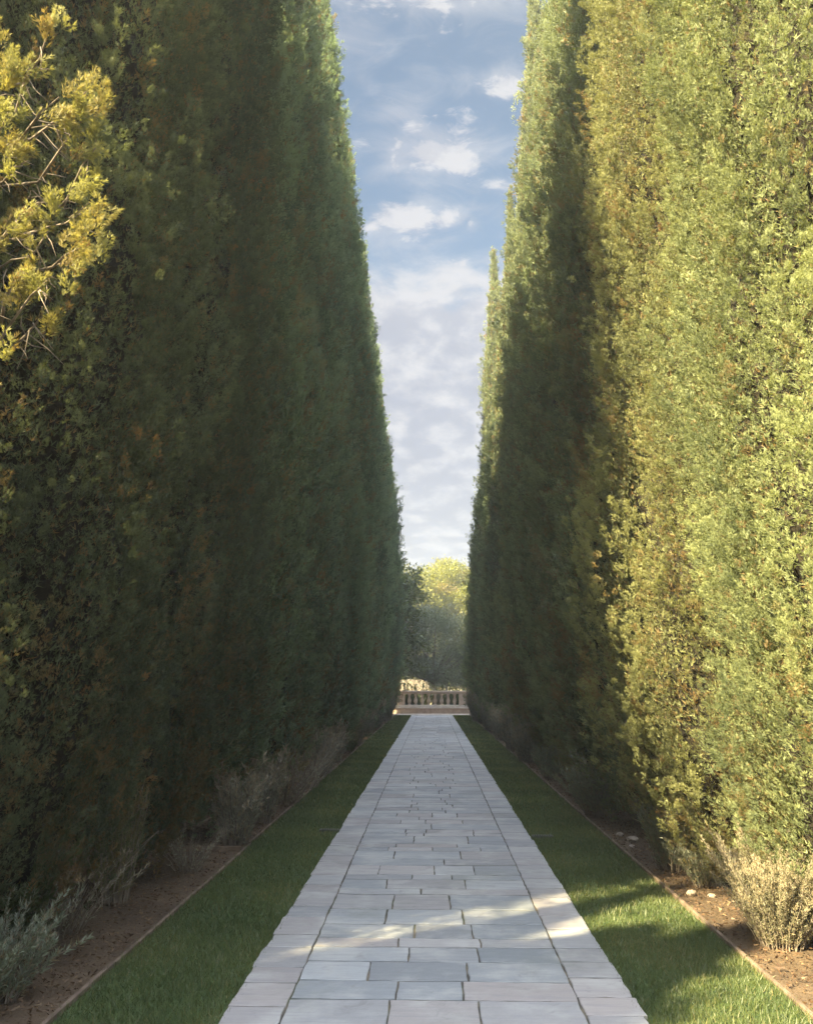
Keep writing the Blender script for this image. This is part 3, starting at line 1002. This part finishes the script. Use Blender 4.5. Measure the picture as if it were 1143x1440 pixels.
# loose sunlit branches of the nearest shaded cypress
def loose_branches():
    rng = np.random.RandomState(77)
    tips = [(-1.88, 3.60, 4.91), (-1.97, 3.62, 4.71), (-2.12, 3.60, 4.57), (-2.01, 3.58, 4.49), (-1.76, 3.55, 4.48), (-1.65, 3.60, 4.55), (-2.00, 3.60, 4.28), (-1.70, 3.60, 4.32), (-1.60, 3.65, 4.26), (-1.91, 3.60, 4.16), (-1.73, 3.55, 3.94), (-1.60, 3.55, 3.83), (-1.75, 3.55, 3.74), (-1.58, 3.55, 3.65), (-1.85, 3.60, 3.63), (-1.73, 3.55, 3.48), (-2.21, 3.70, 4.94), (-2.25, 3.70, 5.10), (-1.82, 3.70, 3.42), (-1.92, 3.50, 3.01), (-2.03, 3.60, 3.79), (-1.97, 3.60, 3.77)]
    tips = np.array(tips)
    sc = np.array(near_left.scale)
    axis = np.array(near_left.location)
    twig = MB()
    Bs, Ds = [], []
    for k, p in enumerate(tips):
        if p[0] < -2.04 and k % 2:
            continue
        p = p + np.array([-.09, 0, 0])
        root = p + np.array([rng.uniform(-.75, -.5), rng.uniform(.35, .6), rng.uniform(-.28, .12)])
        mid = root * .45 + p * .55 + rng.normal(0, .03, 3) - np.array([0, 0, .05])
        pts = [root, root * .7 + mid * .3 + rng.normal(0, .02, 3), mid, mid * .4 + p * .6 + rng.normal(0, .015, 3), p]
        twig.tube([tuple((q - axis) / sc) for q in pts], [.012, .010, .007, .005, .003], 6)
        for _ in range(7):
            a = mid * rng.uniform(.3, 1) ; a = mid + (p - mid) * rng.uniform(-.6, .8)
            b = a + rng.normal(0, .07, 3) + np.array([0.09, -.02, -.08])
            twig.tube([tuple((a - axis) / sc), tuple(((a + b) / 2 + rng.normal(0, .01, 3) - axis) / sc), tuple((b - axis) / sc)], [.004, .003, .0015], 4)
        for _ in range(rng.randint(2, 5)):
            Bs.append(p + rng.normal(0, .06, 3) * np.array([1.1, 1, 1.0]) - np.array([0, 0, .07]))
            Ds.append(unit(np.array([.3, -.25, 1.0]) + rng.normal(0, .55, 3)))
    B, D = np.array(Bs), np.array(Ds)
    n = len(B)
    ln = rng.uniform(.10, .22, n)
    outv = np.tile(np.array([[.6, -.8, 0.0]]), (n, 1))
    V, T, Y = plume_sprays((B - axis) / sc, D, ln, ln * rng.uniform(.16, .27, n), outv, np.clip(rng.normal(.75, .15, n), 0, 1),
                           (rng.uniform(0, 1, n) < .5) * rng.uniform(.2, .75, n), 240, .023, 7, .16, rng)
    br = twig.build('branch', MAT['twig'], near_left)
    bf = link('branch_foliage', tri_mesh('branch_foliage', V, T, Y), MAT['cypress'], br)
    bf.color = (1.28, 1.10, .82, 1)  # warm sunlight painted into the foliage colour of these sprays


loose_branches()

# unseen cypresses added around the viewer to shade the path and the front trees
SMALL = cypress_meshes(131, 6.0, .75, 520, 90, .06, 5, .07, (.35, .8), (.15, .24), .08, .2)
place_cypress(SMALL, -3.3, 1.35, 1.0, .9, .9, 'young short unseen cypress added for shade, closest to the path', 'unseen young cypresses shading the path')
place_cypress(SMALL, -4.1, 1.2, 4.0, 1.25, .86, 'young short unseen cypress added for shade, further from the path', 'unseen young cypresses shading the path')
place_cypress(SMALL, -4.6, 1.55, 5.0, .55, 1.07, 'thin young unseen cypress added for shade, third from the path', 'unseen young cypresses shading the path')
place_cypress(MID[1], -8.4, 5.3, .4, 1.35, .95, 'second broad unseen cypress added for shade outside the shaded row', 'unseen shade cypresses around the viewer')
place_cypress(MID[0], -6.7, 2.15, 2.4, 1.2, 1.05, 'broad unseen cypress added for shade outside the shaded row', 'unseen shade cypresses around the viewer')
for i, y in enumerate((-3.0, -5.2, -7.4)):
    place_cypress(FAR[i % 2], -3.2, y, 1.3 * i, 1.05, 1.0, '%s unseen cypress added for shade behind the viewer' % ORD[i], 'unseen shade cypresses around the viewer')

# ------------------------------------------------------------------ balustrade and terrace at the end of the path
tag(link('terrace', (lambda m: (m.box(-9, 9, 41.98, 43.02, -.08, .045), m.mesh('terrace'))[1])(MB()), MAT['terrace']), kind='structure')
mb = MB()
mb.box(-1.98, 1.98, 41.62, 41.975, -.06, .062)
tag(mb.build('step', MAT['step'], bevel=.008), kind='structure')
bal = empty('balustrade', (0, 43.3, 0), 'pale pinkish stone balustrade across the end of the path', 'balustrade')
mb = MB(); mb.box(-8.2, 8.2, -.24, .24, -.05, .30); mb.build('base_wall', MAT['balustrade'], bal, bevel=.01)
mb = MB(); mb.box(-8.25, 8.25, -.31, .31, .303, .37); mb.box(-8.23, 8.23, -.27, .27, .373, .47); mb.build('plinth_ledge', MAT['step'], bal, bevel=.012)
mb = MB(); mb.box(-8.25, 8.25, -.2, .2, 1.03, 1.10); mb.box(-8.28, 8.28, -.23, .23, 1.103, 1.18); mb.build('rail', MAT['balustrade'], bal, bevel=.014)
prof = [(.085, .473), (.085, .51), (.06, .52), (.065, .545), (.095, .62), (.105, .68), (.09, .76), (.06, .85), (.05, .90), (.075, .92), (.062, .94), (.085, .985), (.085, 1.028)]
mb = MB(); mb.lathe(0, 0, prof, 14)
bal_me = mb.mesh('baluster')
mb = MB(); mb.box(-.19, .19, -.19, .19, .473, 1.028); mb.box(-.155, .155, -.2, -.1905, .55, .95)
pier_me = mb.mesh('pier')
PX = [-7.9, -4.75, -1.58, 1.58, 4.75, 7.9]
for x in PX:
    link('pier', pier_me, MAT['balustrade'], bal, (x, 0, 0))
for a, b in zip(PX[:-1], PX[1:]):
    for k in range(8):
        xx = a + .19 + .06 + (k + .5) * (b - a - .5) / 8
        link('baluster', bal_me, MAT['balustrade'], bal, (xx, 0, 0))


# ------------------------------------------------------------------ trees beyond the balustrade
def broadleaf(name, loc, label, cat, seed, h, crown_r, crown_h, z0, mat, n_clumps, per, leaf, clump_r, group='trees beyond the balustrade', blades=3, trunk_r=.16, wid=.5):
    rng = np.random.RandomState(seed)
    root = empty(name, loc, label, cat, group)
    cz = z0 + crown_h / 2
    q = unit(rng.normal(size=(n_clumps, 3)))
    rr_ = rng.uniform(.35, 1.0, n_clumps) ** .45
    bump = 1 + .16 * np.sin(q[:, 0] * 4 + seed) * np.sin(q[:, 2] * 5 + seed * 2) + rng.normal(0, .06, n_clumps)
    C = q * (rr_ * bump)[:, None] * np.array([crown_r, crown_r, crown_h / 2]) + np.array([0, 0, cz])
    limbs = MB()
    tip = z0 + crown_h * .25
    limbs.tube([(0, 0, -.2), (.05, .02, tip * .4), (-.06, .05, tip * .8), (0, 0, tip + crown_h * .25)], [trunk_r, trunk_r * .8, trunk_r * .62, trunk_r * .3], 8)
    for k in range(0, n_clumps, max(1, n_clumps // 26)):
        e = C[k]
        s = np.array([0, 0, rng.uniform(.55, 1.0) * tip])
        mid = s * .5 + e * .5 + np.array([0, 0, -.1 * crown_h * .3])
        limbs.tube([tuple(s), tuple(mid), tuple(e)], [trunk_r * .38, trunk_r * .2, trunk_r * .06], 5)
    idx = np.repeat(np.arange(n_clumps), per)
    m = len(idx)
    off = rng.normal(0, 1, (m, 3)) * clump_r * np.array([.62, .62, .42])
    P = C[idx] + off
    P[:, 2] = np.maximum(P[:, 2], .1)
    D = unit(unit(off + 1e-6) * .7 + q[idx] * .5 + rng.normal(0, .45, (m, 3)) + np.array([0, 0, .15]))
    ct = np.clip(rng.normal(.5, .22, n_clumps), 0, 1)
    T = np.clip(ct[idx] + rng.normal(0, .15, m), 0, 1)
    Y = (rng.uniform(0, 1, n_clumps) < .07)[idx] * rng.uniform(.2, .8, m)
    V, T2, Y2 = spray_tris(P, D, leaf * rng.uniform(.6, 1.3, m), T, Y, blades, .8, wid, rng)
    link('crown', tri_mesh('crown', V, T2, Y2), MAT[mat], root)
    limbs.build('trunk', MAT['bark'], root)
    return root


broadleaf('olive_tree', (.15, 53.5, -.1), 'broad grey green olive tree in shade right behind the balustrade', 'tree', 31, 6.2, 3.9, 4.9, 1.3, 'olive', 420, 150, .11, .55, wid=.3, trunk_r=.22)
broadleaf('bushy_tree', (-3.1, 50.0, -.1), 'dark leafy tree with sunlit edges peeping past the last shaded cypress', 'tree', 32, 9.5, 2.5, 8.0, 1.4, 'green', 260, 60, .22, .5)
broadleaf('olive_tree', (4.9, 55.5, -.1), 'small grey green olive beside the last sunnier cypress', 'tree', 33, 6.0, 2.6, 4.4, 1.2, 'olive', 200, 60, .17, .5, wid=.3)
broadleaf('shade_tree', (-6.6, 47.6, -.1), 'tall dark unseen tree added for shade just beyond the shaded row, left of the balustrade', 'tree', 42, 14, 3.0, 11.5, 2.0, 'green', 330, 55, .28, .7, trunk_r=.3)  # unseen behind the row, added to shade the olive
broadleaf('golden_tree', (1.4, 82, 0), 'golden green tree behind the olive, in the middle of the gap', 'tree', 34, 13.6, 5.2, 11.5, 1.5, 'golden', 420, 210, .18, .8)
broadleaf('golden_tree', (-3.6, 76, 0), 'yellow green tree behind the olive on the shaded side of the gap', 'tree', 35, 12.0, 4.2, 10.0, 1.5, 'golden', 360, 200, .18, .8)
broadleaf('golden_tree', (6.6, 78, 0), 'golden green tree partly hidden by the last sunnier cypress', 'tree', 36, 12.0, 4.4, 10.2, 1.5, 'golden', 330, 200, .18, .8)
broadleaf('round_tree', (1.8, 118, 0), 'hazy rounded tree topping the skyline in the gap', 'tree', 37, 18.6, 5.6, 14.5, 4, 'golden', 400, 110, .34, 1.0)
broadleaf('round_tree', (-6.5, 112, 0), 'hazy low tree on the skyline at the shaded edge of the gap', 'tree', 38, 15.5, 6.0, 12.5, 3, 'golden', 340, 110, .34, 1.0)
broadleaf('round_tree', (8.5, 114, 0), 'hazy low tree on the skyline at the sunnier edge of the gap', 'tree', 39, 16, 5.5, 13.0, 3, 'golden', 340, 110, .34, 1.0)
# unseen tall trees added behind the shaded row to keep the balustrade and the olive in shade
broadleaf('shade_tree', (-9.0, 43.5, -.1), 'tall dark unseen tree added for shade behind the far end of the shaded row', 'tree', 40, 15, 3.6, 12.5, 2.0, 'green', 330, 55, .28, .8, trunk_r=.3)
broadleaf('shade_tree', (-12.5, 40.0, -.1), 'tall dark unseen tree added for shade, further back behind the shaded row', 'tree', 41, 16, 4.2, 13.5, 2.0, 'green', 330, 55, .28, .8, trunk_r=.3)

# low shrubs behind the balustrade
for (x, y, sc, lab) in ((-1.5, 45.0, 3.0, 'green bush behind the balusters near the shaded row'), (.35, 44.9, 1.55, 'yellowish bush rising over the middle of the balustrade rail'),
                        (1.75, 45.0, 3.0, 'green bush behind the pier near the sunnier row'),
                        (-.65, 45.1, 2.9, 'green bush behind the balusters, just right of the one near the shaded row'), (1.05, 45.2, 2.8, 'green bush behind the balusters, just left of the pier near the sunnier row')):
    shrub('wispy' if x > 0 and x < 1 else 'green', x, y, sc, lab, 'bushes behind the balustrade')
w = MB(); w.box(-9, -.2, 60, 60.3, -.1, 1.8)
o = w.build('garden_wall', MAT['pale_wall'], bevel=.02)
tag(o, 'pale low wall glimpsed under the olive crown', 'wall')

# ------------------------------------------------------------------ air
hz_b = MB()
hz_b.box(-640, 640, -240, 940, -1.2, 27.5)
hm, N, out = material('haze')
pv = N.new('ShaderNodeVolumePrincipled')
pv.inputs['Color'].default_value = (0.80, 0.88, 1.0, 1)
pv.inputs['Density'].default_value = 0.0018
pv.inputs['Anisotropy'].default_value = 0.2
N.l.new(pv.outputs[0], out.inputs['Volume'])
tag(hz_b.build('haze', hm), kind='stuff')
